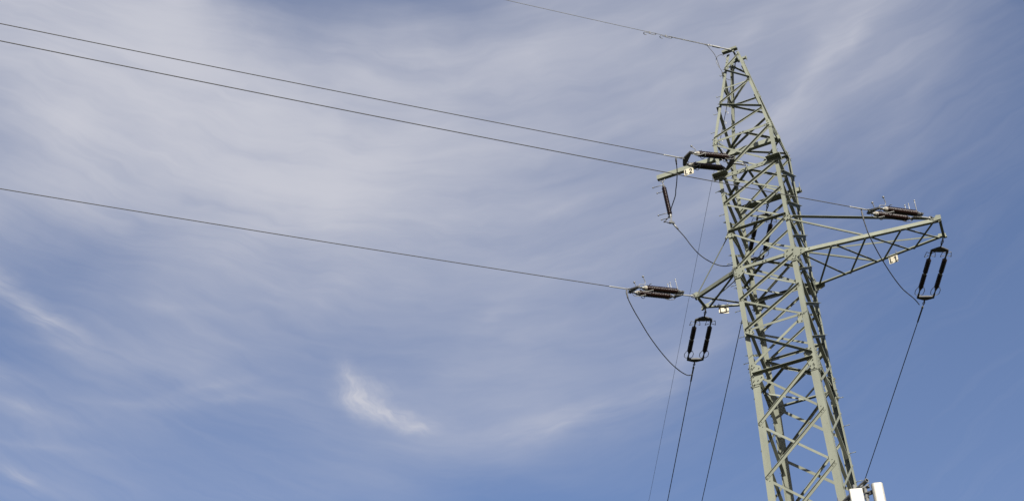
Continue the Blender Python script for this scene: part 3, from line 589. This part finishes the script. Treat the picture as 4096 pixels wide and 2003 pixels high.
w = wire('earth_wire', [eb(t) for t in ts], .0036, WIRE, 'thin earth wire running from inside the tower peak down behind the tower', 'power line'); o = T(eb(ts[0]))
m = MB(); m.tube(ring(eb(.03), EH, Z, .05, .045), .012, 6, True); m.tube([eb(.07), eb(.22)], .009, 6); m.box(eb(.2), eb(.28), X, Z, .035, .03); m.tube([eb(.26), eb(1.12)], .008, 6); m.lathe(eb(.48), EH, [(0, .008), (.02, .018), (.06, .018), (.08, .008)], 8); m.lathe(eb(.72), EH, [(0, .008), (.02, .014), (.06, .014), (.08, .008)], 8); m.build('chain_link', FORGED, w, o)
m = MB(); m.tube([eb(1.1), eb(2.5)], .0065, 6); m.build('helical_grip', WIRE, w, o)
for tt in (1.52, 1.82, 2.10, 2.36):
    m = MB(); q = eb(tt); m.box(q + Vector((.0, 0, -.02)), q + Vector((.0, 0, .05)), X, Y, .022, .02); m.tube(smooth_path([q + X * .012, q + X * .04 - Z * .01, q + X * .045 - Z * .06, q + X * .02 - Z * .075], 3), .007, 6); m.build('connector', ALU, w, o)

# ------------------------------------------------------------------ letter signs
GLY = {'L': [[(0, 0), (.42, 0), (.42, .16), (.17, .16), (.17, 1), (0, 1)]],
       '1': [[(.24, 0), (.42, 0), (.42, 1), (.28, 1), (.05, .80), (.05, .62), (.24, .74)]]}
def stroke(path, w):
    """flat outline polygons along a 2D path"""
    out = []
    for i in range(len(path) - 1):
        (x0, y0), (x1, y1) = path[i], path[i + 1]; l = math.hypot(x1 - x0, y1 - y0); nx, ny = -(y1 - y0) / l * w / 2, (x1 - x0) / l * w / 2; ex, ey = (x1 - x0) / l * w * .12, (y1 - y0) / l * w * .12
        out.append([(x0 - nx - ex, y0 - ny - ey), (x1 - nx + ex, y1 - ny + ey), (x1 + nx + ex, y1 + ny + ey), (x0 + nx - ex, y0 + ny - ey)])
    return out
def arc(cx, cy, rx, ry, a0, a1, n=8): return [(cx + rx * math.cos(math.radians(a0 + (a1 - a0) * i / n)), cy + ry * math.sin(math.radians(a0 + (a1 - a0) * i / n))) for i in range(n + 1)]
GLY['2'] = stroke(arc(.26, .70, .18, .22, 170, -45) + [(.06, .09)], .17) + [[(.0, 0), (.50, 0), (.50, .17), (.0, .17)]]
GLY['3'] = stroke(arc(.23, .73, .17, .18, 160, -80), .16) + stroke(arc(.23, .29, .19, .21, 85, -160), .16)
def sign(c, w, h, txt, tilt, label, hang, yaw=0.0):
    """c = centre of the plate; faces the near side of the line"""
    c = Vector(c); u = Vector((math.cos(tilt) * math.cos(yaw), math.cos(tilt) * math.sin(yaw), math.sin(tilt))); n = Vector((math.sin(yaw), -math.cos(yaw), 0)); v = n.cross(u) * -1; v = v if v.z > 0 else -v; o = T(c)
    s = empty('letter_sign', o, label, 'sign', 'phase letter signs on the tower')
    m = MB(); P = lambda a, b, d=0: c + u * a + v * b + n * d
    ch = .012
    m.plate([P(-w / 2 + ch, -h / 2), P(w / 2 - ch, -h / 2), P(w / 2, -h / 2 + ch), P(w / 2, h / 2 - ch), P(w / 2 - ch, h / 2), P(-w / 2 + ch, h / 2), P(-w / 2, h / 2 - ch), P(-w / 2, -h / 2 + ch)], n, .006); m.build('plate', SIGN, s, o)
    m = MB(); x = -w * .40; hh = h * .80
    for i, chh in enumerate(txt):
        lay = .0075
        for poly in GLY[chh]:
            m.plate([P(x + a * hh * .95, -hh / 2 + b * hh, lay) for a, b in poly], n, .002); lay += .0004
        x += w * .44
    m.build('lettering', BLACK, s, o)
    for a in (-w * .42, w * .42):
        m = MB(); m.box(P(a, h / 2 - .03, -.004), P(a, h / 2 + hang, -.004), u, n, .014, .008); m.build('hanger', GALV, s, o)
sign((-1.303, -.065, 6.84), .195, .155, 'L2', -.03, 'small cream sign reading L2 fixed to the long beam', .04)
sign((2.16, .378, 3.655), .175, .15, 'L1', -.03, 'small cream sign reading L1 below the rear chord of the long crossarm', .10, -.12)
sign((-1.15, .345, 3.665), .19, .145, 'L3', -.03, 'small cream sign reading L3 below the rear chord of the short crossarm', .09, .42)

# ------------------------------------------------------------------ panel antennas on their outrigger
O = T((1.09, -1.05, -2.2))
mt = empty('antenna_mount', O, 'galvanised pipe outrigger bolted to the right hand tower leg, carrying the antennas', 'antenna mount')
def mp_(m, name, mtl): return m.build(name, mtl, mt, O)
m = MB(); hp0, hp1 = Vector((.66, -.72, -1.50)), Vector((1.15, -1.09, -1.445)); d = (hp1 - hp0).normalized()
m.tube([hp0, hp1], .037, 14, caps=False); m.tube([hp1, hp0], .028, 14, caps=False); u_ = d.orthogonal().normalized(); mw = d.cross(u_)
m.add([hp1 + (u_ * math.cos(a * math.pi / 7) + mw * math.sin(a * math.pi / 7)) * r for r in (.028, .037) for a in range(14)], [[a, (a + 1) % 14, 14 + (a + 1) % 14, 14 + a] for a in range(14)]); mp_(m, 'outrigger_pipe', GALV)
m = MB(); m.tube([(1.085, -1.05, -1.56), (1.085, -1.05, -3.2)], .029, 14); mp_(m, 'mast_pipe', GALV)
m = MB(); m.box((1.02, -1.05, -1.545), (1.16, -1.05, -1.545), Y, Z, .06, .028); m.box((1.03, -1.085, -1.535), (1.06, -1.085, -1.505), X, Y, .04, .025); m.box((1.13, -1.085, -1.55), (1.155, -1.085, -1.52), X, Y, .04, .025); mp_(m, 'pipe_clamp', GALV)
m = MB(); m.box((1.05, -1.04, -1.665), (1.24, -1.07, -1.665), Z, Y, .065, .03); m.box((1.06, -1.075, -1.66), (1.15, -1.08, -1.66), Z, Y, .02, .03); m.box((1.05, -1.05, -1.725), (1.12, -1.05, -1.725), Z, Y, .04, .05); mp_(m, 'panel_bracket', FORGED)
m = MB(); m.box((.52, -.68, -1.55), (.78, -.80, -1.50), Z, Y, .07, .03); m.box((.78, -.80, -1.56), (1.06, -1.00, -1.56), Z, Y, .05, .03); mp_(m, 'leg_bracket', FORGED)
m = MB(); m.tube([(.555, -.75, -1.43), (.555, -.75, -3.0)], .016, 10); mp_(m, 'mast_pipe', GALV)
m = MB(); m.tube([(.91, -1.04, -1.44), (.91, -1.04, -3.1)], .021, 12); mp_(m, 'mast_pipe', GALV)
def antenna(c, ztop, w, dpt, yaw, rad, label, seams):
    """c = plan centre"""
    o = T((c[0], c[1], ztop - 1.3)); a = empty('panel_antenna', o, label, 'antenna', 'white panel antennas')
    u = Vector((math.cos(yaw), math.sin(yaw), 0)); f = Vector((math.sin(yaw), -math.cos(yaw), 0)); cc = Vector((c[0], c[1], 0))
    sec = []
    for sx, sy in ((1, 1), (-1, 1), (-1, -1), (1, -1)):
        for k in range(5):
            an = math.atan2(sy, sx) - math.pi / 4 + k * math.pi / 8
            sec.append((sx * (w / 2 - rad) + rad * math.cos(an), sy * (dpt / 2 - rad) + rad * math.sin(an)))
    m = MB(); n = len(sec)
    lv = [(ztop - 1.3, 1), (ztop - .008, 1), (ztop, .93)]
    m.add([cc + u * (x * k) + f * (y * k) + Z * z for z, k in lv for x, y in sec], [[i * n + j, i * n + (j + 1) % n, (i + 1) * n + (j + 1) % n, (i + 1) * n + j] for i in range(2) for j in range(n)] + [list(range(n))[::-1], list(range(2 * n, 3 * n))]); m.build('radome', WHITE, a, o)
    for sx in seams:
        m = MB(); p = cc + u * (sx * w) + f * (dpt / 2 + .0005); m.box(p + Z * (ztop - 1.28), p + Z * (ztop - .05), u, f, .006, .003); m.build('seam_strip', GREYP, a, o)
    m = MB(); p = cc - f * (dpt / 2 + .012); m.box(p + Z * (ztop - .22), p + Z * (ztop - .10), u, f, .10, .03); m.build('mounting_bracket', GALV, a, o)
antenna((.94, -1.125), -1.575, .222, .09, .34, .02, 'plain white flat panel antenna in front of the mount pipes, closer to the tower', [])
antenna((1.29, -1.075), -1.55, .190, .11, .34, .048, 'white rounded panel antenna with two seams, on the outer side of the mount', (-.34, .36))
